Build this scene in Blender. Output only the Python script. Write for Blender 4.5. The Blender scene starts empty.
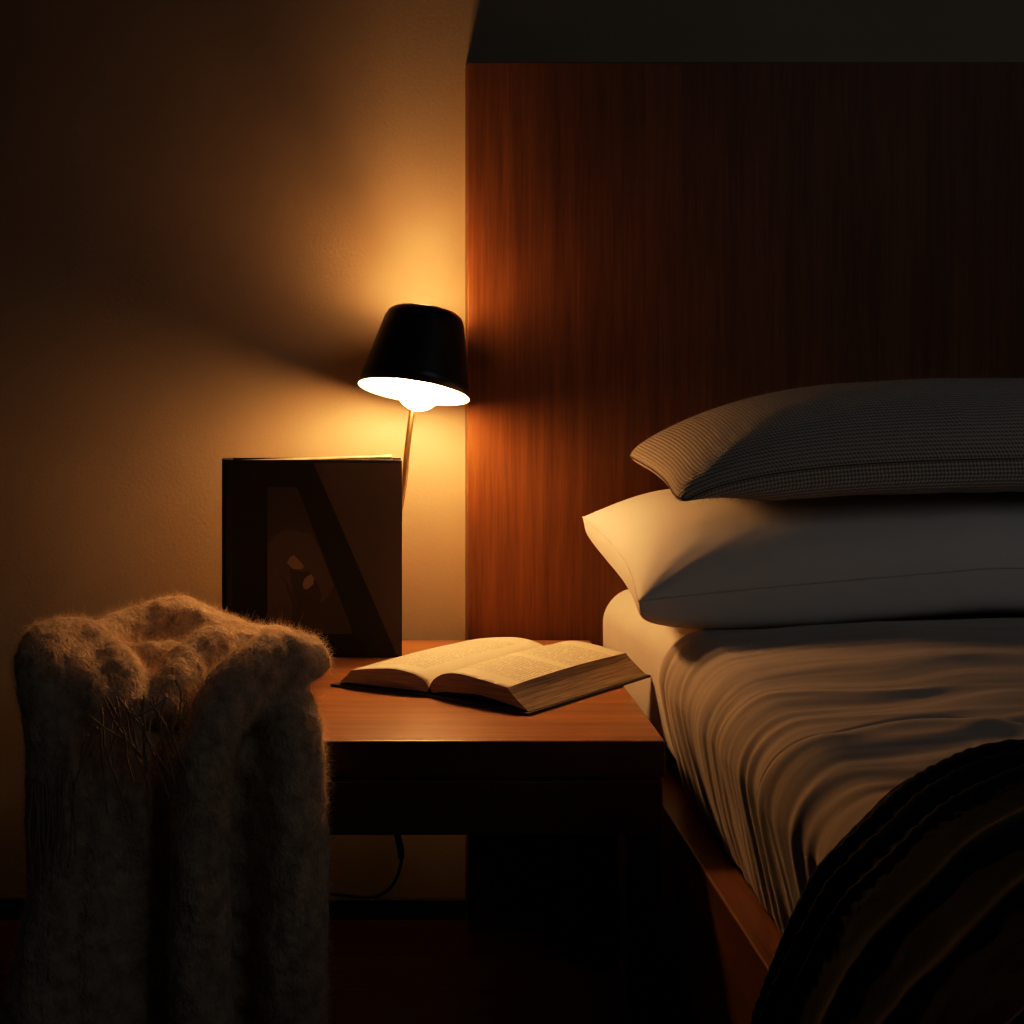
import bpy, bmesh, math, random
import numpy as np
from mathutils import Vector, Matrix, noise

random.seed(7)
rng = np.random.default_rng(7)
S = bpy.context.scene
COL = S.collection
F = 1400.0
CX, CY, CH = 335.0, 300.0, 1.2      # principal point of the picture and camera height


def P(x, y, d):
    """point at depth d in front of the camera"""
    return Vector(((x - CX) / F * d, d, CH - (y - CY) / F * d))


# ------------------------------------------------------------------ materials
class NT:
    def __init__(self, name):
        self.m = bpy.data.materials.new(name)
        self.m.use_nodes = True
        self.t = self.m.node_tree
        self.b = self.t.nodes['Principled BSDF']

    def n(self, typ, **kw):
        nd = self.t.nodes.new(typ)
        for k, v in kw.items():
            if k.startswith('i_'):
                nd.inputs[k[2:].replace('_', ' ')].default_value = v
            else:
                setattr(nd, k, v)
        return nd

    def l(self, a, b):
        self.t.links.new(a, b)

    def math(self, op, a, b=None, clamp=False):
        nd = self.t.nodes.new('ShaderNodeMath')
        nd.operation = op
        nd.use_clamp = clamp
        for i, v in enumerate((a, b)):
            if v is None:
                continue
            if isinstance(v, (int, float)):
                nd.inputs[i].default_value = v
            else:
                self.l(v, nd.inputs[i])
        return nd.outputs[0]

    def ramp(self, fac, stops):
        nd = self.t.nodes.new('ShaderNodeValToRGB')
        cr = nd.color_ramp
        while len(cr.elements) < len(stops):
            cr.elements.new(0.5)
        for e, (p, c) in zip(cr.elements, stops):
            e.position = p
            e.color = (*c, 1)
        self.l(fac, nd.inputs[0])
        return nd.outputs[0]

    def coord(self, which='Object', scale=(1, 1, 1), loc=(0, 0, 0)):
        tc = self.t.nodes.new('ShaderNodeTexCoord')
        mp = self.t.nodes.new('ShaderNodeMapping')
        mp.inputs['Scale'].default_value = scale
        mp.inputs['Location'].default_value = loc
        self.l(tc.outputs[which], mp.inputs[0])
        return mp.outputs[0]

    def noise(self, vec, scale, detail=4, rough=.55):
        nd = self.n('ShaderNodeTexNoise')
        nd.inputs['Scale'].default_value = scale
        nd.inputs['Detail'].default_value = detail
        nd.inputs['Roughness'].default_value = rough
        self.l(vec, nd.inputs['Vector'])
        return nd.outputs[0]

    def bump(self, h, strength=.3, dist=.002):
        nd = self.n('ShaderNodeBump')
        nd.inputs['Strength'].default_value = strength
        nd.inputs['Distance'].default_value = dist
        self.l(h, nd.inputs['Height'])
        self.l(nd.outputs[0], self.b.inputs['Normal'])

    def setp(self, **kw):
        for k, v in kw.items():
            self.b.inputs[k.replace('_', ' ')].default_value = (*v, 1) if isinstance(v, tuple) and len(v) == 3 else v
        return self


def plain(name, col, rough=.6, metal=0., spec=.5):
    t = NT(name)
    t.setp(Base_Color=col, Roughness=rough, Metallic=metal)
    t.b.inputs['Specular IOR Level'].default_value = spec
    v = t.noise(t.coord(), 60, 3)
    t.bump(v, .05, .001)
    return t.m


def wood(name, c0, c1, axis, rough=.4, scale=1.0, bump=.12):
    t = NT(name)
    sc = [26 * scale] * 3
    sc['XYZ'.index(axis)] = 1.3 * scale
    v = t.coord('Object', tuple(sc))
    big = t.noise(v, 1.6, 5, .6)
    sc2 = [150 * scale] * 3
    sc2['XYZ'.index(axis)] = 5 * scale
    v2 = t.coord('Object', tuple(sc2))
    fine = t.noise(v2, 1.5, 3, .6)
    mix = t.math('ADD', t.math('MULTIPLY', big, .62), t.math('MULTIPLY', fine, .38))
    col = t.ramp(mix, [(.34, c0), (.66, c1)])
    t.l(col, t.b.inputs['Base Color'])
    t.setp(Roughness=rough)
    t.bump(fine, bump, .001)
    return t.m


M = {}
# wall plaster
t = NT('painted plaster')
v = t.coord()
n1 = t.noise(v, 150, 4, .6)
t.l(t.ramp(t.noise(v, 3, 3), [(.3, (.36, .265, .165)), (.7, (.40, .295, .185))]), t.b.inputs['Base Color'])
t.setp(Roughness=.75)
t.bump(n1, .28, .002)
M['wall'] = t.m
# floor boards
t = NT('dark floor boards')
v = t.coord('Object', (1, 1, 1))
br = t.n('ShaderNodeTexBrick')
br.inputs['Scale'].default_value = 1
br.inputs['Brick Width'].default_value = 1.3
br.inputs['Row Height'].default_value = .135
br.inputs['Mortar Size'].default_value = .003
br.inputs['Color1'].default_value = (.10, .035, .018, 1)
br.inputs['Color2'].default_value = (.13, .048, .024, 1)
br.inputs['Mortar'].default_value = (.02, .008, .005, 1)
t.l(v, br.inputs['Vector'])
g = t.noise(t.coord('Object', (3, 60, 3)), 1.5, 4)
mx = t.n('ShaderNodeMix', data_type='RGBA', blend_type='MULTIPLY')
mx.inputs[0].default_value = .6
t.l(br.outputs['Color'], mx.inputs[6])
t.l(t.ramp(g, [(.3, (.5, .5, .5)), (.7, (1.2, 1.2, 1.2))]), mx.inputs[7])
t.l(mx.outputs[2], t.b.inputs['Base Color'])
t.setp(Roughness=.45)
M['floor'] = t.m
M['headboard'] = wood('headboard veneer', (.095, .030, .009), (.195, .068, .018), 'Z', .5)
M['headboard'].node_tree.nodes['Principled BSDF'].inputs['Specular IOR Level'].default_value = .25
M['table'] = wood('nightstand wood', (.16, .066, .024), (.40, .175, .062), 'X', .36)
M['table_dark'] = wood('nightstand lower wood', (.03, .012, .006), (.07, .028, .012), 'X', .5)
M['rail'] = wood('bed rail wood', (.11, .038, .013), (.27, .10, .032), 'Y', .32)
M['base'] = plain('baseboard paint', (.015, .010, .008), .6)
M['shade'] = plain('black satin metal', (.017, .014, .012), .36, 0, .5)
M['shade_in'] = plain('white enamel', (.85, .80, .70), .5)
M['brass'] = plain('brushed brass', (.75, .50, .24), .28, 1.0)
M['black'] = plain('black rubber', (.012, .012, .012), .5)


def emit(name, col, s):
    t = NT(name)
    t.setp(Base_Color=(0.9, .85, .8), Roughness=.4)
    t.b.inputs['Emission Color'].default_value = (*col, 1)
    t.b.inputs['Emission Strength'].default_value = s
    return t.m


WARM = (1.0, .485, .175)
M['bulb'] = emit('glowing bulb glass', WARM, 270)
M['bulb_low'] = emit('glowing bulb glass lower half', WARM, 165)


def cloth(name, col, col2, rough=.9, weave=900, bump=.12, big=9):
    t = NT(name)
    v = t.coord()
    a = t.noise(v, weave, 2, .6)
    b = t.noise(v, big, 4, .6)
    t.l(t.ramp(b, [(.3, col), (.7, col2)]), t.b.inputs['Base Color'])
    t.setp(Roughness=rough)
    t.b.inputs['Sheen Weight'].default_value = .15
    t.bump(t.math('ADD', t.math('MULTIPLY', a, .25), b), bump, .003)
    return t.m


M['sheet'] = cloth('white cotton', (.60, .56, .50), (.66, .62, .56))
M['duvet'] = cloth('rumpled cream cotton', (.42, .36, .30), (.48, .41, .345))
M['pillow'] = cloth('pillow cotton', (.66, .62, .56), (.70, .66, .60), bump=.18, big=6)
M['seam'] = plain('seam thread', (.58, .54, .48), .9)
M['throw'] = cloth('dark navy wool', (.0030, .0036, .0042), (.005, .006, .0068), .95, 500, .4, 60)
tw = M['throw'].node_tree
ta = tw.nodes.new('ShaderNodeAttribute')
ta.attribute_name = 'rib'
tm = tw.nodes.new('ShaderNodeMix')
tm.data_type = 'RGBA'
tm.inputs[7].default_value = (.16, .13, .09, 1)  # paler rib crests: lamplight on the ridges painted into the colour
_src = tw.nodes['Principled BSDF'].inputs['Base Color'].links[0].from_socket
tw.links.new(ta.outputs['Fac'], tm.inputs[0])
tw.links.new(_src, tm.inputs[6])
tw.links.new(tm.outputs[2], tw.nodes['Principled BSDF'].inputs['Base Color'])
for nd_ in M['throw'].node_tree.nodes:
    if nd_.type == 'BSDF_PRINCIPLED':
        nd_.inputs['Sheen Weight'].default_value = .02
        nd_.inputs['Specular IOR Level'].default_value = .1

# knitted cushion cover : ribs of little stitches from the uv map
t = NT('knitted cushion wool')
uv = t.coord('UV')
sx = t.n('ShaderNodeSeparateXYZ')
t.l(uv, sx.inputs[0])
u_ = t.math('MULTIPLY', sx.outputs[0], 2 * math.pi * 110)
v_ = t.math('MULTIPLY', sx.outputs[1], 2 * math.pi * 74)
wob = t.math('MULTIPLY', t.noise(t.coord(), 60, 2), 1.4)
cu = t.math('SINE', t.math('ADD', u_, wob))
cv = t.math('SINE', t.math('ADD', v_, wob))
hh = t.math('ADD', t.math('MULTIPLY', cv, .55), t.math('MULTIPLY', cu, .38))
hn = t.math('ADD', t.math('MULTIPLY', hh, .5), .5, True)
t.l(t.ramp(hn, [(.05, (.15, .125, .10)), (.75, (.60, .52, .43))]), t.b.inputs['Base Color'])
t.setp(Roughness=.95)
t.b.inputs['Sheen Weight'].default_value = .3
t.bump(hn, .9, .0035)
M['knit'] = t.m
M['knit_seam'] = plain('dark seam', (.10, .082, .065), .95)

# mohair blanket
t = NT('mohair wool')
v = t.coord()
vw = t.n('ShaderNodeTexVoronoi')
vw.inputs['Scale'].default_value = 95
mm = t.coord('Object', (1, 1, .6))
dn = t.n('ShaderNodeMix', data_type='VECTOR')
dn.inputs[0].default_value = .12
nz = t.n('ShaderNodeTexNoise')
nz.inputs['Scale'].default_value = 30
t.l(mm, dn.inputs[4])
t.l(mm, nz.inputs['Vector'])
t.l(nz.outputs['Color'], dn.inputs[5])
t.l(dn.outputs[1], vw.inputs['Vector'])
f1 = t.noise(v, 220, 4, .7)
f2 = t.noise(v, 45, 4, .6)
hh = t.math('ADD', t.math('MULTIPLY', vw.outputs['Distance'], -1.1), t.math('ADD', t.math('MULTIPLY', f1, .6), f2))
t.l(t.ramp(f2, [(.35, (.36, .27, .18)), (.65, (.72, .56, .39))]), t.b.inputs['Base Color'])
t.setp(Roughness=1.0)
t.b.inputs['Sheen Weight'].default_value = .3
t.bump(t.math('ADD', t.noise(t.coord('Object', (1, 1, .55)), 170, 3, .6), t.math('MULTIPLY', hh, .35)), .8, .005)
M['mohair'] = t.m
t = NT('mohair fibre')
df = t.n('ShaderNodeBsdfDiffuse')
tr = t.n('ShaderNodeBsdfTranslucent')
ms = t.n('ShaderNodeMixShader')
df.inputs[0].default_value = (.88, .68, .46, 1)
tr.inputs[0].default_value = (.92, .70, .46, 1)
t.l(df.outputs[0], ms.inputs[1])
t.l(tr.outputs[0], ms.inputs[2])
t.l(ms.outputs[0], t.t.nodes['Material Output'].inputs[0])
M['fibre'] = t.m
M['yarn'] = plain('twisted yarn', (.34, .26, .175), .95)
t = NT('cushion fibre')
t.setp(Base_Color=(.30, .24, .18), Roughness=.8)
M['cfibre'] = t.m

# open book : page tops with lines of small print from the uv map
def page_mat(name, blocks):
    t = NT(name)
    uv = t.coord('UV')
    s = t.n('ShaderNodeSeparateXYZ')
    t.l(uv, s.inputs[0])
    u, v = s.outputs[0], s.outputs[1]
    rows = t.math('MULTIPLY', v, 44)
    line = t.math('LESS_THAN', t.math('FRACT', rows), .46)
    rid = t.math('FLOOR', rows)
    wn = t.n('ShaderNodeCombineXYZ')
    t.l(t.math('MULTIPLY', u, 46), wn.inputs[0])
    t.l(t.math('MULTIPLY', rid, 7.31), wn.inputs[1])
    words = t.math('GREATER_THAN', t.noise(wn.outputs[0], 1.0, 2), .43)
    tot = None
    for (u0, u1, v0, v1) in blocks:
        a = t.math('MULTIPLY', t.math('GREATER_THAN', u, u0), t.math('LESS_THAN', u, u1))
        b = t.math('MULTIPLY', t.math('GREATER_THAN', v, v0), t.math('LESS_THAN', v, v1))
        m = t.math('MULTIPLY', a, b)
        tot = m if tot is None else t.math('MAXIMUM', tot, m)
    ink = t.math('MULTIPLY', t.math('MULTIPLY', line, words), tot)
    t.l(t.ramp(t.math('MULTIPLY', ink, .45), [(0, (.74, .66, .52)), (1, (.06, .045, .03))]), t.b.inputs['Base Color'])
    t.setp(Roughness=.7)
    return t.m


M['page_l'] = page_mat('printed page', [(.20, .86, .10, .86)])
M['page_r'] = page_mat('printed page with a paragraph break', [(.14, .88, .12, .47), (.14, .88, .53, .88)])
t = NT('page edges')
v = t.coord('Object', (14, 14, 900))
lines = t.noise(v, 1.0, 2)
t.l(t.ramp(lines, [(.35, (.20, .14, .085)), (.65, (.40, .30, .20))]), t.b.inputs['Base Color'])
t.setp(Roughness=.85)
t.bump(lines, .35, .001)
M['edges'] = t.m
M['bookcover'] = plain('dark book cover cloth', (.030, .026, .024), .6)
M['cover'] = plain('black laminated cover', (.008, .006, .005), .6, 0, .25)
M['cover_spine'] = plain('black spine cloth', (.007, .006, .006), .6)
M['cover_brown'] = plain('brown cover wedge', (.060, .038, .030), .6, 0, .25)
M['cover_pic'] = plain('dark umber print', (.030, .018, .011), .5)
M['pic1'] = plain('print brown', (.060, .038, .022), .5)
M['pic2'] = plain('print dark brown', (.022, .014, .009), .5)
M['pic3'] = plain('print pale cream', (.23, .16, .095), .5)


# ------------------------------------------------------------------ helpers
def link(name, me, mat, parent=None, smooth=False):
    o = bpy.data.objects.new(name, me)
    COL.objects.link(o)
    for m in (mat if isinstance(mat, (list, tuple)) else [mat]):
        me.materials.append(m)
    if parent is not None:
        o.parent = parent
        o.matrix_parent_inverse = Matrix.Translation(-parent.location)
    if smooth:
        me.polygons.foreach_set('use_smooth', [True] * len(me.polygons))
    return o


def obj(name, bm, mat, parent=None, smooth=False):
    me = bpy.data.meshes.new(name)
    bmesh.ops.recalc_face_normals(bm, faces=bm.faces)
    bm.to_mesh(me)
    bm.free()
    return link(name, me, mat, parent, smooth)


def tag(o, label, cat, group=None, kind=None):
    o['label'] = label
    o['category'] = cat
    if group:
        o['group'] = group
    if kind:
        o['kind'] = kind
    return o


def empty(name, loc):
    o = bpy.data.objects.new(name, None)
    o.empty_display_size = .1
    o.location = loc
    COL.objects.link(o)
    return o


def box(bm, x0, x1, y0, y1, z0, z1, bev=0.0, seg=2):
    r = bmesh.ops.create_cube(bm, size=1)
    vs = r['verts']
    for v in vs:
        v.co = Vector((x0 if v.co.x < 0 else x1, y0 if v.co.y < 0 else y1, z0 if v.co.z < 0 else z1))
    if bev:
        es = list({e for v in vs for e in v.link_edges})
        bmesh.ops.bevel(bm, geom=es, offset=bev, segments=seg, affect='EDGES', profile=.5)


def boxobj(name, b, mat, parent=None, bev=.002, seg=2):
    bm = bmesh.new()
    box(bm, *b, bev=bev, seg=seg)
    return obj(name, bm, mat, parent)


def catmull(pts, n):
    pts = [np.array(p, float) for p in pts]
    out = []
    for i in range(len(pts) - 1):
        p0 = pts[max(i - 1, 0)]
        p1, p2 = pts[i], pts[i + 1]
        p3 = pts[min(i + 2, len(pts) - 1)]
        for k in range(n):
            s = k / n
            out.append(.5 * ((2 * p1) + (-p0 + p2) * s + (2 * p0 - 5 * p1 + 4 * p2 - p3) * s * s + (-p0 + 3 * p1 - 3 * p2 + p3) * s ** 3))
    out.append(pts[-1])
    return out


def tube(bm, pts, rad, sides=10, n=6, flat=1.0):
    """pts: xyz (+r as a 4th value, or rad)"""
    pp = [tuple(p) + ((rad,) if len(p) == 3 else ()) for p in pts]
    c = catmull(pp, n)
    rings = []
    prev = None
    for i, q in enumerate(c):
        a = Vector(c[max(i - 1, 0)][:3])
        b = Vector(c[min(i + 1, len(c) - 1)][:3])
        d = (b - a).normalized()
        if prev is None:
            u = d.orthogonal().normalized()
        else:
            u = (prev - d * prev.dot(d)).normalized()
        prev = u
        w = d.cross(u)
        ring = []
        for k in range(sides):
            an = 2 * math.pi * k / sides
            off = (u * math.cos(an) + w * math.sin(an)) * q[3]
            off.y *= flat
            ring.append(bm.verts.new(Vector(q[:3]) + off))
        rings.append(ring)
    for r0, r1 in zip(rings, rings[1:]):
        for k in range(sides):
            bm.faces.new((r0[k], r0[(k + 1) % sides], r1[(k + 1) % sides], r1[k]))
    for r, q, s in ((rings[0], c[0], 0), (rings[-1], c[-1], 1)):
        cc = bm.verts.new(Vector(q[:3]))
        for k in range(sides):
            bm.faces.new((cc, r[k], r[(k + 1) % sides]))


def lathe(bm, prof, sides=64, close=False):
    rings = []
    for (r, z) in prof:
        rings.append([bm.verts.new((r * math.cos(2 * math.pi * k / sides), r * math.sin(2 * math.pi * k / sides), z)) for k in range(sides)])
    rr = rings + ([rings[0]] if close else [])
    fs = []
    for a, b in zip(rr, rr[1:]):
        for k in range(sides):
            fs.append(bm.faces.new((a[k], a[(k + 1) % sides], b[(k + 1) % sides], b[k])))
    return rings, fs


def gridmesh(name, V, mat, parent=None, uv=None):
    """V: (n, m, 3)"""
    n, m, _ = V.shape
    me = bpy.data.meshes.new(name)
    idx = np.arange(n * m).reshape(n, m)
    f = np.stack([idx[:-1, :-1], idx[1:, :-1], idx[1:, 1:], idx[:-1, 1:]], -1).reshape(-1, 4)
    me.from_pydata(V.reshape(-1, 3).tolist(), [], f.tolist())
    if uv is not None:
        l = me.uv_layers.new(name='UVMap')
        l.data.foreach_set('uv', uv.reshape(-1, 2)[f.ravel()].ravel().astype(np.float32))
    me.update()
    return link(name, me, mat, parent, True)


def fnoise(x, y, z=0.0, oct_=3):
    return noise.fractal(Vector((x, y, z)), 1.0, 2.0, oct_)


def hair(name, ob_mesh, count, length, rad, mat, parent, seed=1, zmin=None, lay=.8, curl=.5, weight=None, segs=5):
    r = np.random.default_rng(seed)
    me = ob_mesh
    me.calc_loop_triangles()
    nv = len(me.vertices)
    co = np.empty(nv * 3)
    me.vertices.foreach_get('co', co)
    co = co.reshape(-1, 3)
    tri = np.empty(len(me.loop_triangles) * 3, int)
    me.loop_triangles.foreach_get('vertices', tri)
    tri = tri.reshape(-1, 3)
    a, b, c = co[tri[:, 0]], co[tri[:, 1]], co[tri[:, 2]]
    nr = np.cross(b - a, c - a)
    ar = np.linalg.norm(nr, axis=1) + 1e-12
    nr = nr / ar[:, None]
    w = ar.copy()
    if weight is not None:
        w *= weight((a + b + c) / 3, nr)
    w /= w.sum()
    k = r.choice(len(tri), count, p=w)
    u = r.random(count)
    v = r.random(count)
    fl = u + v > 1
    u[fl], v[fl] = 1 - u[fl], 1 - v[fl]
    p0 = a[k] + (b[k] - a[k]) * u[:, None] + (c[k] - a[k]) * v[:, None]
    n0 = nr[k]
    d = n0 + r.normal(0, lay, (count, 3))
    d /= np.linalg.norm(d, axis=1)[:, None]
    neg = (d * n0).sum(1) < .12
    d[neg] += n0[neg] * .6
    d /= np.linalg.norm(d, axis=1)[:, None]
    L = length * r.uniform(.35, 1.0, count) ** 1.3
    L[r.random(count) < .06] *= 1.7
    cdir = r.normal(0, curl, (count, 3))
    cdir2 = r.normal(0, curl * .8, (count, 3))
    pts = np.empty((count, segs, 3))
    for s in range(segs):
        q = s / (segs - 1)
        pts[:, s] = p0 + (d * q + cdir * q * q * .8 + cdir2 * math.sin(q * 3.1) * .25) * L[:, None] - n0 * .001
    hc = bpy.data.hair_curves.new(name)
    hc.add_curves([segs] * count)
    hc.attributes['position'].data.foreach_set('vector', pts.ravel().astype(np.float32))
    ra = hc.attributes.get('radius') or hc.attributes.new('radius', 'FLOAT', 'POINT')
    rr = np.tile(np.linspace(1, .35, segs) * rad, count)
    ra.data.foreach_set('value', rr.astype(np.float32))
    hc.materials.append(mat)
    o = bpy.data.objects.new(name, hc)
    COL.objects.link(o)
    o.parent = parent
    o.matrix_parent_inverse = Matrix.Translation(-parent.location)
    o['kind'] = 'stuff'
    return o


# ------------------------------------------------------------------ the room
WALL, HB = 2.72, 2.66
o = boxobj('wall_back', (-3.0, 3.2, WALL, WALL + .12, 0, 2.7), M['wall'], bev=0)
o['kind'] = 'structure'
o = boxobj('floor', (-3.0, 3.2, -1.0, WALL + .12, -.06, 0), M['floor'], bev=0)
o['kind'] = 'structure'
o = boxobj('baseboard_back', (-3.0, 3.2, WALL - .012, WALL - .0005, 0.0, .040), M['base'], bev=.002)
o['kind'] = 'structure'

# ------------------------------------------------------------------ bed frame
bed = empty('bed_frame', (1.4, 1.6, 0))
tag(bed, 'dark reddish wooden bed frame with tall flat headboard and low side rail', 'bed')
boxobj('headboard', (.253, 2.55, HB, WALL - .001, .0, 1.652), M['headboard'], bed, .0015)
boxobj('side_rail', (.50, .548, .50, HB - .001, .20, .427), M['rail'], bed, .003, 3)
boxobj('side_rail', (2.252, 2.30, .50, HB - .001, .20, .427), M['rail'], bed, .003, 3)
boxobj('foot_rail', (.549, 2.251, .50, .548, .20, .427), M['rail'], bed, .003, 3)
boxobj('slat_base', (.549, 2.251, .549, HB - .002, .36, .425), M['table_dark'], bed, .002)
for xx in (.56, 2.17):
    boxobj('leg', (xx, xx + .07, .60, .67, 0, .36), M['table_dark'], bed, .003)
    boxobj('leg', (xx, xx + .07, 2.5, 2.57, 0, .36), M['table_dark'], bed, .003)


# ------------------------------------------------------------------ mattress, duvet, throw
def profile(off, zend, xend_off=0.0, n_top=90, n_arc=26, n_side=70, xmax=2.24, R=.075):
    """cross-section of the bed, from the top right to the left hem: list of (x, z, nx, nz)"""
    X0, Z1 = .528 - off, .664 + off
    out = []
    tt = np.linspace(0, 1, n_top)
    for q in tt:
        s = 1 - (1 - q) ** 1.0
        x = xmax + (X0 + R - xmax) * (1 - (1 - s) ** 1.8)
        out.append((x, Z1, 0, 1))
    for k in range(1, n_arc + 1):
        a = math.pi / 2 * k / n_arc
        out.append((X0 + R - R * math.sin(a), Z1 - R + R * math.cos(a), -math.sin(a), math.cos(a)))
    z0 = Z1 - R
    for k in range(1, n_side + 1):
        q = k / n_side
        out.append((X0 + xend_off * q ** 1.3, z0 + (zend - z0) * q, -1, 0))
    return out


# mattress with fitted sheet : a soft box
bm = bmesh.new()
box(bm, .545, 2.25, .56, HB - .004, .428, .664, bev=.058, seg=8)
bmesh.ops.subdivide_edges(bm, edges=[e for e in bm.edges if e.calc_length() > .12], cuts=24, use_grid_fill=True)
for v in bm.verts:
    c = v.co
    if c.z > .45:
        k = (c.z - .45) / .21
        w = .003 * fnoise(c.x * 5, c.y * 5, c.z * 9)
        c.z += w * k + .003 * math.sin(min(1, max(0, (c.x - .53) / .5)) * math.pi / 2) * k
        if c.x < .6:
            q = min(1, max(0, (c.y - 2.36) / .22))
            c.x += -.010 * math.sin((c.z - .43) / .235 * math.pi) + .003 * fnoise(c.y * 9, c.z * 3, 2) - .040 * q * q * (3 - 2 * q)
mat_o = obj('mattress', bm, M['sheet'], None, True)
tag(mat_o, 'thick mattress in a smooth white fitted sheet, bare at its corner beside the nightstand', 'mattress')


def ridge(x):
    return 1 - abs(math.sin(x))


def duvet():
    prof = profile(.022, .434, .042)
    n = len(prof)
    ds = np.linspace(2.17, .62, 420)
    rf = random.Random(5)
    folds = [(rf.uniform(1.4, 2.15), rf.choice((-1, 1, 1)) * rf.uniform(.002, .0055), rf.uniform(.008, .02)) for _ in range(17)]
    V = np.zeros((len(ds), n, 3))
    # arc length from the shoulder
    xs = np.array([(p[0], p[1]) for p in prof])
    seg = np.r_[0, np.cumsum(np.linalg.norm(np.diff(xs, axis=0), axis=1))]
    s0 = seg[90]
    for j, (x, z, nx, nz) in enumerate(prof):
        s = seg[j] - s0               # <0 top, >0 side
        side = min(1, max(0, s / .12))
        topf = min(1, max(0, -s / .5))
        for i, d in enumerate(ds):
            warp = .035 * fnoise(d * 3, s * 5, 1.7, 2) + .05 * topf * math.sin(s * 5)
            dd = d + warp
            a = 1 - abs(fnoise(dd * 17, s * 1.2, 3.1, 2)) * 1.6
            b = fnoise(dd * 9, s * 1.8, 8.2, 2)
            c = 1 - abs(fnoise(dd * 38, s * 2.6, 5.5, 2)) * 1.5
            amp = .0028 - .0006 * topf
            h = amp * (a - .5) + .0075 * b + .0008 * c * (1 - .3 * topf)
            # fine puckers hanging on the side
            h += side * .0018 * (1 - abs(fnoise(dd * 30, s * .8, 12.2, 1)) * 2)
            # single sharp crease across the bed
            dc = 1.625 + .035 * min(1, max(-1, s / .2)) + (.05 * math.sin((-s) * 12) if s < 0 else 0) - .05 * min(1, max(0, (-s - .3)))
            e = d - dc
            h += -.006 * math.exp(-(e / .005) ** 2) + .006 * math.exp(-((e + .018) / .018) ** 2)
            for (c_, a_, g_) in folds:
                e2 = (d + .6 * warp + .03 * math.sin(s * 6 + c_ * 40) - c_) / g_
                if abs(e2) < 3:
                    h += a_ * math.exp(-e2 * e2) * (.6 + .6 * fnoise(s * 4, c_ * 13, 1, 1))
            # puffy body, thinning to the end below the pillow
            puff = .022 * min(1, max(0, -s / .25)) 
            endf = min(1, max(0, (2.165 - d) / .02))
            h = (h + puff) * endf + .004
            # slightly raised middle
            h = min(max(h, -.007), .034)
            V[i, j] = (x + nx * h, d, z + nz * h)
    # keep the hem outside the mattress and above the rail
    o = gridmesh('duvet', V, M['duvet'])
    return o


duv = duvet()
tag(duv, 'rumpled pale cotton duvet spread over the mattress in front of the pillows', 'duvet')


def throw():
    prof = profile(.076, .13, 0.0, 80, 26, 90, xmax=2.2, R=.10)
    n = len(prof)
    xs = np.array([(p[0], p[1]) for p in prof])
    seg = np.r_[0, np.cumsum(np.linalg.norm(np.diff(xs, axis=0), axis=1))]
    s0 = seg[79]
    W = np.concatenate([np.linspace(0, .12, 70), np.linspace(.12, .95, 230)[1:]])
    V = np.zeros((len(W), n, 3))
    RB = np.zeros((len(W), n))
    ridges = [(.022, .010, .007), (.050, .014, .008), (.078, .007, .006), (.15, .010, .020), (.232, .007, .016), (.335, .013, .009), (.37, .013, .009),
              (.44, .008, .018), (.50, .014, .010), (.58, .010, .02), (.68, .013, .012), (.76, .012, .014), (.86, .012, .014)]
    for j, (x, z, nx, nz) in enumerate(prof):
        s = seg[j] - s0
        de = float(np.mean(np.interp(s + np.linspace(-.03, .03, 9),
                   [-1.8, -.5, -.16, -.11, -.03, .04, .08, .13, .227, .298, .374, .7],
                   [1.72, 1.56, 1.467, 1.447, 1.385, 1.322, 1.305, 1.33, 1.42, 1.474, 1.522, 1.64])))
        for i, w in enumerate(W):
            ww = w * (1 + .12 * fnoise(s * 2.2, 4.4, 0, 1)) + .010 * fnoise(s * 5, w * 4, 6, 2)
            h = 0
            rb = 0
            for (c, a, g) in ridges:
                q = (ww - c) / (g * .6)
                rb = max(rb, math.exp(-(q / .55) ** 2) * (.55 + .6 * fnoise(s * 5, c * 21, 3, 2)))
                if abs(q) < 3.5:
                    h += a * math.exp(-q * q) * (.85 + .35 * fnoise(s * 3, c * 9, 2, 1)) * .8
            h += .0012 * fnoise(s * 30, w * 40, 1, 2) + .004 * fnoise(s * 3, w * 6, 9, 2)
            # knitted braid bumps near the border
            if ww < .10:
                h += .0009 * math.sin(s * 330 + ww * 160)
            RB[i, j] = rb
            edge = min(1, w / .018)
            h = h * edge - (1 - math.sqrt(max(0, 1 - (1 - edge) ** 2))) * .012
            side = min(1, max(0, s / .15))
            V[i, j] = (x + nx * h - .0 * side, de - w, z + nz * h)
    o = gridmesh('throw_blanket', V, M['throw'])
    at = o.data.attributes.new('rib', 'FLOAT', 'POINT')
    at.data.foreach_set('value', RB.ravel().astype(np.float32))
    return o


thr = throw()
tag(thr, 'dark navy ribbed knit throw hanging over the near side of the bed', 'throw blanket')


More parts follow.
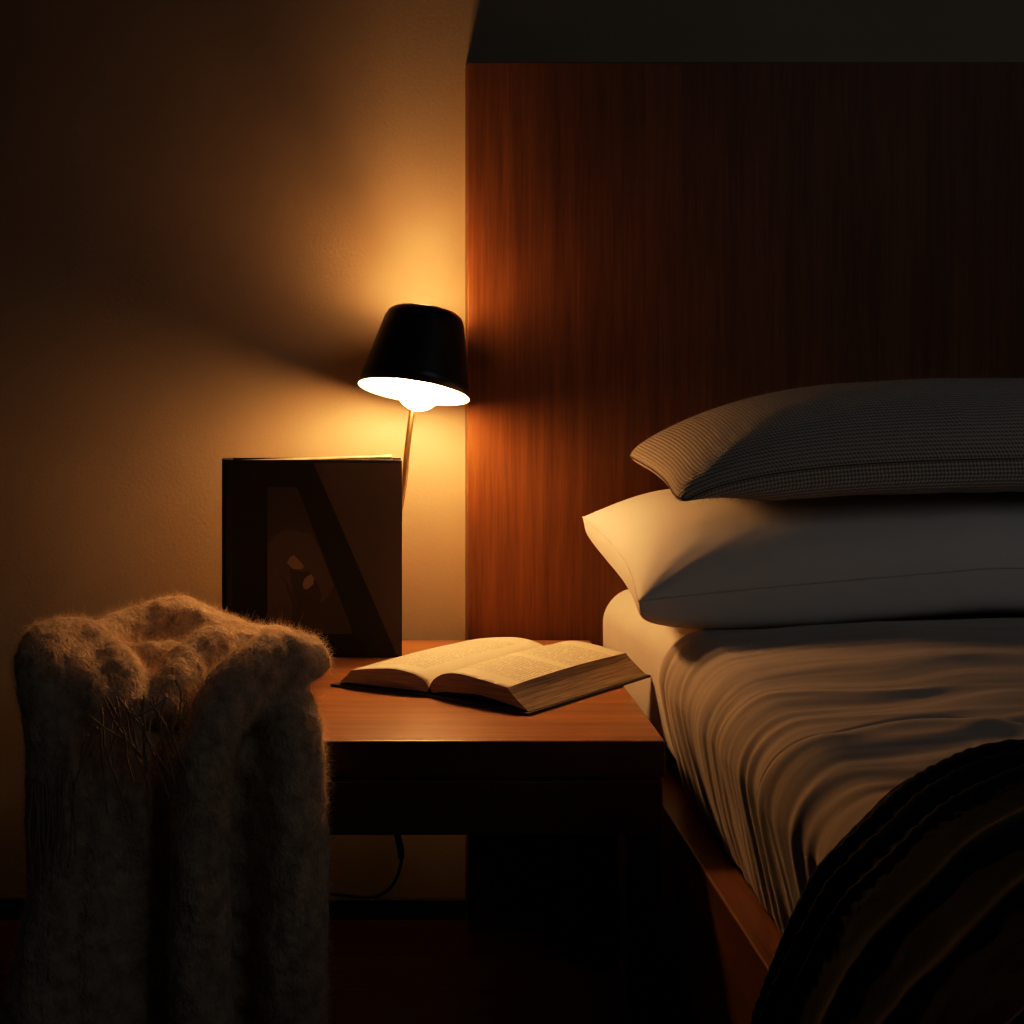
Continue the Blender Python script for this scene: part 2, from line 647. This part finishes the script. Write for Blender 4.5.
# ------------------------------------------------------------------ pillows
def pillow(name, cx, cy, hx, hy, zs, T, B, mat, rnd=.0, bl=1.0, bv=.0, bmx=1.0, bsl=2.2, cin=.10, pw=(2.6, 2.2), ex=.62, N=90, seed=0, wr=.004, bmat=None, seam_mat=None, seam_r=.0016, exb=.4, label=None):
    """zs(u, v) gives the height of the seam; T / B the loft above / below it"""
    root = empty(name, (cx, cy, zs(0, 0) - B))
    lin = np.linspace(-1, 1, N)
    lin = np.sign(lin) * (1 - (1 - np.abs(lin)) ** 1.35)

    def pt(u, v, side):
        x = cx + hx * u * (1 - cin * (1 - v * v) * hy / hx * abs(u) ** 3)
        y = cy + hy * v * (1 - cin * (1 - u ** 4) * abs(v) ** 3)
        k_ = 1 - rnd * abs(u) ** 7 * abs(v) ** 7
        x, y = cx + (x - cx) * (1 - (1 - k_) * hy / hx), cy + (y - cy) * k_
        f = max(0.0, (1 - abs(u) ** pw[0])) * max(0.0, (1 - abs(v) ** pw[1]))
        if side > 0:
            h = T * f ** ex
        else:
            h = -B * min(bmx, bl + (u + 1) * bsl) * (1 + bv * max(0, -v)) * f ** exb
        z = zs(u, v) + h
        # wrinkles pulling out of the corners and along the seam
        fade = f ** .25
        rc = math.hypot(1 - abs(u), 1 - abs(v))
        an = math.atan2(1 - abs(v), 1 - abs(u) + 1e-6)
        k = math.exp(-rc * 2.4)
        w = wr * .6 * k * math.sin(an * 17 + seed + 3 * fnoise(u * 2, v * 2, seed)) * fade
        w += wr * .9 * fnoise(u * 3.5, v * 3.5, seed + side, 3) * fade
        w += wr * .9 * max(0, abs(v) - .4) * (1 - abs(fnoise(u * 9, v * 1.5, seed + 4, 2)) * 2) * fade
        w += wr * 1.6 * fade * max(0, -v) * math.exp(-((u + .30 + .1 * v) / .018) ** 2)
        w += wr * 1.2 * fade * max(0, -v) * math.exp(-((u + .02 - .08 * v) / .02) ** 2)
        z += w
        y += w * (1 if v < 0 else -1) * -.6
        return (x, y, z)
    cover = None
    for side, nm in ((1, 'cover'), (-1, 'cover')):
        pass
    top = np.array([[pt(u, v, 1) for v in lin] for u in lin])
    bot = np.array([[pt(u, v, -1) for v in lin] for u in lin])
    me = bpy.data.meshes.new('cover')
    n = N
    verts = top.reshape(-1, 3).tolist() + bot.reshape(-1, 3).tolist()
    idx = np.arange(n * n).reshape(n, n)
    f = np.stack([idx[:-1, :-1], idx[1:, :-1], idx[1:, 1:], idx[:-1, 1:]], -1).reshape(-1, 4)
    fb = f[:, ::-1] + n * n
    faces = np.concatenate([f, fb])
    me.from_pydata(verts, [], faces.tolist())
    l = me.uv_layers.new(name='UVMap')
    # uv by arc length so stitches keep their size
    def arc(G):
        du = np.linalg.norm(np.diff(G, axis=0), axis=2)
        dv = np.linalg.norm(np.diff(G, axis=1), axis=2)
        U = np.concatenate([np.zeros((1, n)), np.cumsum(du, 0)])
        Vv = np.concatenate([np.zeros((n, 1)), np.cumsum(dv, 1)], 1)
        return np.stack([U / .62, Vv / .46], -1)
    UV = np.concatenate([arc(top).reshape(-1, 2), arc(bot).reshape(-1, 2)])
    l.data.foreach_set('uv', UV[faces.ravel()].ravel().astype(np.float32))
    me.update()
    bm = bmesh.new()
    bm.from_mesh(me)
    bmesh.ops.remove_doubles(bm, verts=bm.verts, dist=1e-5)
    bm.to_mesh(me)
    bm.free()
    c = link('cover', me, mat, root, True)
    # seam all round
    loop = [pt(u, -1, 1) for u in lin] + [pt(1, v, 1) for v in lin[1:]] + [pt(u, 1, 1) for u in lin[::-1][1:]] + [pt(-1, v, 1) for v in lin[::-1][1:-1]]
    bm = bmesh.new()
    tube(bm, loop[::2] + [loop[0]], seam_r, 6, 2)
    obj('seam', bm, seam_mat, root, True)
    return root, c


def zs_white(u, v):
    q = (u + 1) / 2
    front = .744 + .046 * min(1, q * 2.0)
    back = .797
    z = front + (back - front) * (v + 1) / 2
    z += .012 * (1 - u * u) * (1 - (v + 1) / 2) * 0
    return z


wp, wc = pillow('pillow', 1.005, 2.36, .55, .245, zs_white, .100, .083, M['pillow'], bmx=1.13, bsl=.25, cin=.11, pw=(6.0, 2.3), ex=.56, seed=1.3, wr=.0016, rnd=.02,
                seam_mat=M['seam'], seam_r=.0014, exb=.22)
tag(wp, 'plump white cotton pillow lying on the bed underneath the knitted cushion', 'pillow')


def zs_knit(u, v):
    q = (u + 1) / 2
    front = .898 + .065 * (1 - math.exp(-q * 7))
    back = .928 + .030 * (1 - math.exp(-q * 7))
    return front + (back - front) * (v + 1) / 2


kp, kc = pillow('cushion', 1.085, 2.30, 0.582, .212, zs_knit, .112, .055, M['knit'], bl=.36, bv=.30, cin=.14, pw=(3.2, 2.0), ex=.56, seed=4.1, wr=.0025, rnd=.15,
                seam_mat=M['knit_seam'], seam_r=.0014, exb=.26)
tag(kp, 'grey brown knitted cushion lying on top of the white pillow', 'cushion')
hair('wool_fuzz', kc.data, 16000, .0075, .00016, M['cfibre'], kp, 3, lay=.9)

# ------------------------------------------------------------------ nightstand
TZ = .56
XL = -.375
ns = empty('nightstand', (.05, 2.3, 0))
tag(ns, 'low wide wooden nightstand with thick top between the wool blanket and the bed', 'nightstand')
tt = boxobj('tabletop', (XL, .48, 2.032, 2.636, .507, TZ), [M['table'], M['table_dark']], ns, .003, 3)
for p in tt.data.polygons:  # shade on the front edge put into the colour: darker wood there
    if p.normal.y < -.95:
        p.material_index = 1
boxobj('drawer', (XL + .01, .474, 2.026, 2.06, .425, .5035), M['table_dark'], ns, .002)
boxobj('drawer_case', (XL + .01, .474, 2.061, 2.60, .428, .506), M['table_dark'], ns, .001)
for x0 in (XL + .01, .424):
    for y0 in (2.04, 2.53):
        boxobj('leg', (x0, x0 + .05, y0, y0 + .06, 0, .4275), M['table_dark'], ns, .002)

# ------------------------------------------------------------------ lamp
lamp = empty('table_lamp', (.096, 2.59, TZ))
tag(lamp, 'small black table lamp with tilted shade and lit bulb behind the upright book', 'lamp')
bm = bmesh.new()
lathe(bm, [(.0005, TZ + .001), (.040, TZ + .001), (.043, TZ + .004), (.043, TZ + .013), (.040, TZ + .017), (.012, TZ + .020), (.0005, TZ + .020)], 48)
for v in bm.verts:
    v.co.x += .070
    v.co.y += 2.589
obj('base', bm, M['shade'], lamp, True)

RC = P(413.5, 392, 2.55)                      # centre of the shade's rim
AX = Vector((math.tan(math.radians(9.6)), math.tan(math.radians(14.7)), 1)).normalized()
ROT = Vector((0, 0, 1)).rotation_difference(AX).to_matrix().to_4x4()
SH = Matrix.Translation(RC) @ ROT
bm = bmesh.new()
outer = [(.1035, 0), (.0985, .022), (.0935, .045), (.0885, .068), (.0835, .091), (.0785, .114), (.0755, .128), (.0728, .138), (.0685, .1455), (.0625, .150), (.054, .152)]
inner = [(.054, .150), (.0615, .148), (.0670, .1435), (.0710, .137), (.0738, .127), (.0768, .113), (.0818, .090), (.0868, .067), (.0918, .044), (.0968, .0215), (.1018, 0)]
rings, fs = lathe(bm, outer + inner, 72, True)
no = len(outer)
for i, f in enumerate(fs):
    if i // 72 >= no - 1:
        f.material_index = 1
for v in bm.verts:
    v.co = SH @ v.co
obj('lamp_shade', bm, [M['shade'], M['shade_in']], lamp, True)
# bulb
BC = P(420, 384, 2.553)
bm = bmesh.new()
bmesh.ops.create_uvsphere(bm, u_segments=24, v_segments=14, radius=.045)
for f in bm.faces:
    if f.calc_center_median().z < .004:
        f.material_index = 1
for v in bm.verts:
    if v.co.z > 0:
        k = v.co.z / .045
        v.co.z *= 1.2
        v.co.x *= 1 - .45 * k * k
        v.co.y *= 1 - .45 * k * k
    else:
        v.co.z *= 1.10
    v.co = Matrix.Translation(BC) @ ROT @ v.co
obj('bulb', bm, [M['bulb'], M['bulb_low']], lamp, True)
# socket and stem
tp = SH @ Vector((0, 0, .128))
bm = bmesh.new()
tube(bm, [tuple(BC + AX * .043), tuple(BC + AX * .075)], .017, 20, 3)
obj('socket', bm, M['brass'], lamp, True)
bm = bmesh.new()
st = [(.072, 2.589, TZ + .018), (.092, 2.592, .66), tuple(P(403, 490, 2.594)), tuple(P(407, 450, 2.597)), tuple(P(412, 412, 2.600)), tuple(P(418, 372, 2.602)), tuple(P(424, 345, 2.592)), tuple(BC + AX * .078)]
tube(bm, st, .0058, 14, 6)
obj('stem', bm, M['brass'], lamp, True)
# cord
bm = bmesh.new()
cd = [(.074, 2.630, TZ + .008), (.095, 2.641, TZ + .006), (.122, 2.655, TZ - .02), (.128, 2.664, .40), tuple(P(397, 834, 2.668)), tuple(P(401, 852, 2.668)), tuple(P(400, 868, 2.67)), tuple(P(391, 887, 2.67)), tuple(P(374, 897, 2.67)), tuple(P(350, 896, 2.67)), tuple(P(310, 893, 2.68)), tuple(P(250, 900, 2.68))]
tube(bm, cd, .0030, 8, 6)
pc_bm, bm = bm, bmesh.new()
tube(bm, [tuple(P(396.5, 832, 2.668)), tuple(P(400.5, 848, 2.668)), tuple(P(401, 858, 2.668))], .0065, 10, 4)
cord = obj('power_cord', pc_bm, M['black'], lamp, True)
obj('connector', bm, M['black'], cord, True)

# ------------------------------------------------------------------ upright hardcover book
BF = 2.506
bk = empty('hardcover_book', (-.042, 2.52, TZ))
tag(bk, 'large black hardcover book standing upright in front of the lamp', 'book')
x0, x1, zt = -.204, .120, P(0, 460, BF).z
boxobj('front_cover', (x0 + .02, x1, BF, BF + .0035, TZ, zt), M['cover'], bk, .0008)
boxobj('back_cover', (x0 + .02, x1, BF + .034, BF + .0375, TZ, zt), M['cover'], bk, .0008)
bm = bmesh.new()
pr = []
for k in range(9):
    a = math.pi * k / 8
    pr.append((x0 + .0205 - .0205 * math.sin(a) ** .6, BF + .01875 - .01875 * math.cos(a)))
vb = [bm.verts.new((x, y, TZ)) for x, y in pr]
vt = [bm.verts.new((x, y, zt)) for x, y in pr]
for a in range(8):
    bm.faces.new((vb[a], vb[a + 1], vt[a + 1], vt[a]))
bm.faces.new(vb)
bm.faces.new(vt[::-1])
obj('spine', bm, M['cover_spine'], bk)
bm = bmesh.new()
box(bm, x0 + .025, x1 - .012, BF + .0042, BF + .0332, TZ + .008, zt - .010, bev=.001)
R_ = Matrix.Rotation(-math.radians(2.0), 4, 'Y')
pc = Vector((x0 + .03, BF, TZ + .2))
for v in bm.verts:
    v.co = pc + (R_ @ (v.co - pc))
    v.co.z += .0065 if v.co.z > .7 else .004
obj('page_block', bm, M['edges'], bk)


def poly(bm, pts, d, mi):
    f = bm.faces.new([bm.verts.new(P(x, y, d)) for x, y in pts])
    f.material_index = mi


bm = bmesh.new()
poly(bm, [(313.5, 463), (401, 463), (401, 655.5), (397, 655.5)], BF - .0006, 0)  # lighter brown wedge over the right of the cover
o = obj('cover_wedge', bm, M['cover_brown'], bk)
o['label'] = 'lighter brown wedge on the cover'
bm = bmesh.new()
poly(bm, [(267.5, 487), (297, 487), (352, 630), (352, 634), (267.5, 634)], BF - .0006, 0)
poly(bm, [(267.5, 545), (274, 536), (285, 529), (297, 531), (311, 534), (319, 548), (326, 566), (334, 586), (325, 600), (312, 607), (296, 603), (290, 588), (284, 578), (276, 574), (267.5, 573)], BF - .0010, 1)
poly(bm, [(290, 568), (300, 572), (308, 571), (318, 584), (322, 596), (318, 606), (300, 608), (293, 596)], BF - .0014, 2)
poly(bm, [(267.5, 574), (276, 574), (284, 580), (288, 592), (293, 606), (291, 622), (267.5, 622)], BF - .0014, 1)
poly(bm, [(287, 563), (290, 557), (294, 555), (298, 559), (304, 566), (302, 569.5), (293, 569)], BF - .0018, 3)
poly(bm, [(302.5, 584), (305, 578), (311, 574), (314, 578), (313.5, 584), (308, 589), (304, 589)], BF - .0018, 3)
o = obj('printed_picture', bm, [M['cover_pic'], M['pic1'], M['pic2'], M['pic3']], bk)
o['label'] = 'dim brown picture printed on the cover'

# ------------------------------------------------------------------ open book
ob = empty('open_book', (.25, 2.33, TZ))
tag(ob, 'thick open book with cream printed pages lying on the nightstand', 'book')
G0 = np.array([.152, 2.262])
SP = np.array([.229, .212])
LV = np.array([-.146, .056])
RV = np.array([.138, -.098])


def block(name, vec, top, edge, bot, mats, nl=24):
    """top: (f, z) from the gutter to the outer edge; edge: its foot; bot: back to the gutter"""
    tc = catmull([np.array(p) for p in top], 8)
    ring = [(p[0], p[1], 0) for p in tc]
    ring += [(edge[0] * q + tc[-1][0] * (1 - q) + .012 * math.sin(q * math.pi) * -1, edge[1] * q + tc[-1][1] * (1 - q), 1) for q in (.25, .5, .75, 1)]
    ring += [(p[0], p[1], 1) for p in catmull([np.array(p) for p in [edge] + bot], 4)[1:]]
    bm = bmesh.new()
    uvl = bm.loops.layers.uv.new('UVMap')
    rows = []
    for i in range(nl + 1):
        q = i / nl
        rows.append([bm.verts.new((*(G0 + SP * q + vec * f), z + .0035 * math.sin(q * 3) * (k == 0))) for f, z, k in ring])
    m = len(ring)
    for i in range(nl):
        for k in range(m):
            k2 = (k + 1) % m
            f = bm.faces.new((rows[i][k], rows[i][k2], rows[i + 1][k2], rows[i + 1][k]))
            istop = ring[k][2] == 0 and ring[k2][2] == 0 and k2 > k
            f.material_index = 0 if istop else 1
            f.smooth = istop
            for lp, (a, b) in zip(f.loops, ((i, k), (i, k2), (i + 1, k2), (i + 1, k))):
                lp[uvl].uv = (ring[b][0], a / nl)
    for r in (rows[0], rows[-1]):
        f = bm.faces.new(r)
        f.material_index = 1
    me = bpy.data.meshes.new(name)
    bmesh.ops.triangulate(bm, faces=[f for f in bm.faces if len(f.verts) > 4])
    bmesh.ops.recalc_face_normals(bm, faces=bm.faces)
    bm.to_mesh(me)
    bm.free()
    return link(name, me, mats, ob)


block('page_block', LV, [(.0, .574), (.07, .586), (.2, .5945), (.4, .598), (.65, .5945), (.86, .589)], (1.0, .5665), [(.6, .575), (.3, .573), (.03, .566)], [M['page_l'], M['edges']])
block('page_block', RV, [(.0, .574), (.05, .588), (.16, .600), (.32, .6045), (.55, .602), (.72, .599), (.84, .5965)], (1.06, .5655), [(.75, .575), (.35, .577), (.04, .566)], [M['page_r'], M['edges']])
bm = bmesh.new()
for i, (vec, w) in enumerate(((LV, 1.06), (RV, 1.08))):
    a = G0 - SP * .02
    b = G0 + SP * 1.02
    q = [a, a + vec * w, b + vec * w, b]
    lo = [bm.verts.new((*p, TZ + .0008)) for p in q]
    hi = [bm.verts.new((*p, TZ + .0045)) for p in q]
    bm.faces.new(lo)
    bm.faces.new(hi)
    for k in range(4):
        bm.faces.new((lo[k], lo[(k + 1) % 4], hi[(k + 1) % 4], hi[k]))
obj('cover', bm, M['bookcover'], ob)

# ------------------------------------------------------------------ mohair blanket over the nightstand's end
bl = empty('wool_blanket', P(170, 1024, 1.97))
tag(bl, 'fuzzy brown mohair blanket with fringe draped over the left end of the nightstand', 'blanket')
bm = bmesh.new()


def fold(pts, flat=1.0, sides=16):
    tube(bm, [(*P(x, y, d - .014), r) for x, y, d, r in pts], .05, sides, 8, flat)


# lying on the table
fold([(134, 716, 1.98, .026), (120, 690, 2.03, .042), (96, 664, 2.08, .050), (66, 650, 2.09, .052), (46, 662, 2.03, .045), (50, 700, 2.0, .040), (60, 745, 1.985, .046), (64, 800, 1.975, .049), (63, 880, 1.965, .051), (54, 960, 1.955, .058), (42, 1045, 1.94, .064)])
fold([(62, 668, 2.04, .046), (86, 690, 2.02, .044), (110, 712, 1.99, .034)])
fold([(70, 660, 2.18, .046), (118, 640, 2.28, .044), (165, 634, 2.32, .060), (205, 641, 2.30, .056), (250, 664, 2.24, .05)])
fold([(158, 714, 2.00, .026), (172, 690, 2.05, .036), (198, 664, 2.12, .044), (235, 652, 2.17, .044), (275, 655, 2.19, .043), (300, 668, 2.16, .04)])
fold([(110, 668, 2.20, .040), (150, 672, 2.16, .042), (180, 668, 2.18, .045)])
fold([(104, 676, 2.12, .040), (132, 692, 2.07, .036), (150, 706, 2.02, .030)])
fold([(306, 679, 2.07, .040), (298, 665, 2.07, .050), (270, 668, 2.045, .050), (240, 690, 2.0, .046), (213, 728, 1.945, .040), (203, 790, 1.925, .040), (200, 900, 1.92, .042), (202, 1045, 1.92, .046)])
fold([(285, 702, 2.05, .036), (292, 728, 2.0, .044), (294, 790, 1.98, .046), (294, 900, 1.975, .048), (294, 1045, 1.975, .050)])
fold([(272, 722, 2.03, .030), (270, 765, 2.0, .034), (272, 840, 1.995, .036), (278, 930, 1.99, .036), (284, 1045, 1.985, .036)])
fold([(96, 720, 2.02, .044), (102, 770, 1.995, .044), (102, 840, 1.98, .048), (98, 930, 1.965, .054), (92, 1045, 1.955, .060)])
fold([(140, 735, 2.01, .040), (138, 790, 1.985, .040), (139, 860, 1.98, .041), (139, 950, 1.98, .042), (138, 1045, 1.975, .044)])
# body under the folds
fold([(80, 694, 2.16, .045), (150, 684, 2.2, .05), (230, 686, 2.18, .05), (280, 690, 2.14, .042)])
fold([(100, 702, 2.09, .042), (170, 702, 2.09, .042), (262, 706, 2.08, .040)])
for y in range(760, 1050, 45):
    fold([(62, y, 1.99, .030), (170, y, 2.0, .030), (232, y, 2.0, .030), (290, y, 1.99, .030)], flat=.7, sides=10)
me = bpy.data.meshes.new('tmp')
bmesh.ops.recalc_face_normals(bm, faces=bm.faces)
bm.to_mesh(me)
bm.free()
tmp = bpy.data.objects.new('tmp', me)
COL.objects.link(tmp)
md = tmp.modifiers.new('r', 'REMESH')
md.mode = 'VOXEL'
md.voxel_size = .0065
sm = tmp.modifiers.new('s', 'SMOOTH')
sm.factor = .5
sm.iterations = 8
dg = bpy.context.evaluated_depsgraph_get()
me2 = bpy.data.meshes.new_from_object(tmp.evaluated_get(dg))
bpy.data.objects.remove(tmp)
me2.name = 'wool_cloth'
nv = len(me2.vertices)
co = np.empty(nv * 3)
no_ = np.empty(nv * 3)
me2.vertices.foreach_get('co', co)
me2.vertices.foreach_get('normal', no_)
co = co.reshape(-1, 3)
no_ = no_.reshape(-1, 3)
dsp = np.array([.0055 * fnoise(c[0] * 22, c[1] * 22, c[2] * 9, 2) + .0032 * fnoise(c[0] * 85, c[1] * 85, c[2] * 80, 3) for c in co])
co = co + no_ * dsp[:, None]
# the wool lies on the nightstand: nothing may sink into its top or front
Q = np.stack([np.maximum(co[:, 0], XL + .08), np.full(nv, 2.12), np.full(nv, .46)], 1)
ins = (co[:, 1] > 2.019) & (co[:, 2] < .567) & (co[:, 0] > XL - .007)
D = co - Q
ty = (2.019 - Q[:, 1]) / np.minimum(D[:, 1], -1e-6)
tz = (.567 - Q[:, 2]) / np.maximum(D[:, 2], 1e-6)
tx = (XL - .007 - Q[:, 0]) / np.minimum(D[:, 0], -1e-6)
k_ = np.minimum(np.minimum(ty, tz), tx)
co[ins] = (Q + D * k_[:, None])[ins]
me2.vertices.foreach_set('co', co.ravel())
me2.update()
wcl = link('wool_cloth', me2, M['mohair'], bl, True)


def wgt(c, n):
    # the camera side and the crown of the heap
    return np.where((n[:, 1] < .45) | (n[:, 2] > .2), 1.0, .12) * np.where(c[:, 2] > .45, 1.7, .8)


hair('wool_fuzz', me2, 95000, .0115, .00013, M['fibre'], bl, 5, lay=.85, curl=.55, weight=wgt)

# fringe : twisted wool tassels
def tassel(pts, r=.0015):
    bm = bmesh.new()
    q = [(*P(x, y, d), rr) for (x, y, d), rr in zip(pts, np.linspace(1, .75, len(pts)) * r)]
    tube(bm, q, r, 7, 5)
    for v in bm.verts:
        v.co += v.normal * 0
        c = v.co
        c.x += .0008 * math.sin(c.z * 900)
    obj('tassel', bm, M['yarn'], bl, True)


DF = 1.885
rd = random.Random(11)
hand = [[(104, 698), (110, 712), (124, 735), (143, 757)], [(119, 698), (127, 708), (135, 717), (152, 708), (168, 697)], [(150, 702), (160, 716), (170, 735)],
        [(88, 735), (82, 750), (79, 772)], [(97, 728), (88, 748), (80, 768), (74, 790)], [(175, 680), (181, 692), (180, 708), (178, 720)], [(124, 704), (131, 715), (139, 722)],
        [(90, 716), (108, 730), (128, 741)], [(132, 712), (148, 740), (172, 778)], [(187, 700), (183, 716), (180, 726), (185, 735)]]
for h in hand:
    tassel([(x, y, DF + .006 * rd.random()) for x, y in h])
for k in range(17):
    x = 100 + k * 4.6 + rd.uniform(-3, 3)
    y = 700 + rd.uniform(-8, 12)
    dx = rd.uniform(-12, 30)
    L = rd.uniform(60, 115)
    b = rd.uniform(-10, 10)
    tassel([(x, y, DF + .02), (x + dx * .25 + b, y + L * .35, DF + .01 * rd.random()), (x + dx * .65 + b * .4, y + L * .7, DF + .012 * rd.random()), (x + dx, y + L, DF + .01)])
for k in range(13):
    x = 31 + k * 3.4 + rd.uniform(-1.5, 1.5)
    y = 775 + rd.uniform(-10, 15)
    L = rd.uniform(70, 105)
    tassel([(x, y, DF + .01), (x + rd.uniform(-3, 3), y + L * .5, DF + .004), (x + rd.uniform(-4, 4), y + L, DF)])

# ------------------------------------------------------------------ light
def area(name, loc, target, size, power, col, spread=180):
    l = bpy.data.lights.new(name, 'AREA')
    l.shape = 'RECTANGLE'
    l.size, l.size_y = size
    l.energy = power
    l.color = col
    l.spread = math.radians(spread)
    o = bpy.data.objects.new(name, l)
    o.location = loc
    o.rotation_euler = (Vector(target) - Vector(loc)).to_track_quat('-Z', 'Y').to_euler()
    COL.objects.link(o)
    return o


# upper lamp glow, shining out of the open top of the shade
pl = bpy.data.lights.new('lamp_uplight', 'POINT')
pl.energy = 2.15
pl.color = WARM
pl.shadow_soft_size = .03
po = bpy.data.objects.new('lamp_uplight', pl)
po.location = SH @ Vector((-.006, -.016, .159))
COL.objects.link(po)
# added dim fill from the upper right, no visible source, aimed at the bed
area('fill_light', (2.2, -.4, 2.4), (1.1, 2.3, .8), (1.4, 1.4), .72, (.97, .98, 1.0), 62)

w = bpy.data.worlds.new('dim room')
S.world = w
w.use_nodes = True
w.node_tree.nodes['Background'].inputs[0].default_value = (.75, .85, 1.0, 1)
w.node_tree.nodes['Background'].inputs[1].default_value = .006

# ------------------------------------------------------------------ camera
cam = bpy.data.cameras.new('camera')
cam.sensor_width = 36
cam.lens = 36 * F / 1024
cam.shift_x = (512 - CX) / 1024
cam.shift_y = -(512 - CY) / 1024
cam.clip_start = .02
co_ = bpy.data.objects.new('camera', cam)
co_.location = (0, 0, CH)
co_.rotation_euler = (math.pi / 2, 0, 0)
COL.objects.link(co_)
S.camera = co_
S.view_settings.view_transform = 'Standard'
S.view_settings.look = 'None'
S.view_settings.use_curve_mapping = True      # gentle shoulder, like film
cv = S.view_settings.curve_mapping
cv.use_clip = False
c0 = cv.curves[3]
c0.points[0].location = (0, 0)
c0.points[1].location = (1, .74)
c0.points.new(.25, .25)
c0.points.new(.55, .50)
cv.update()
S.view_settings.exposure = .13
S.view_settings.gamma = .86
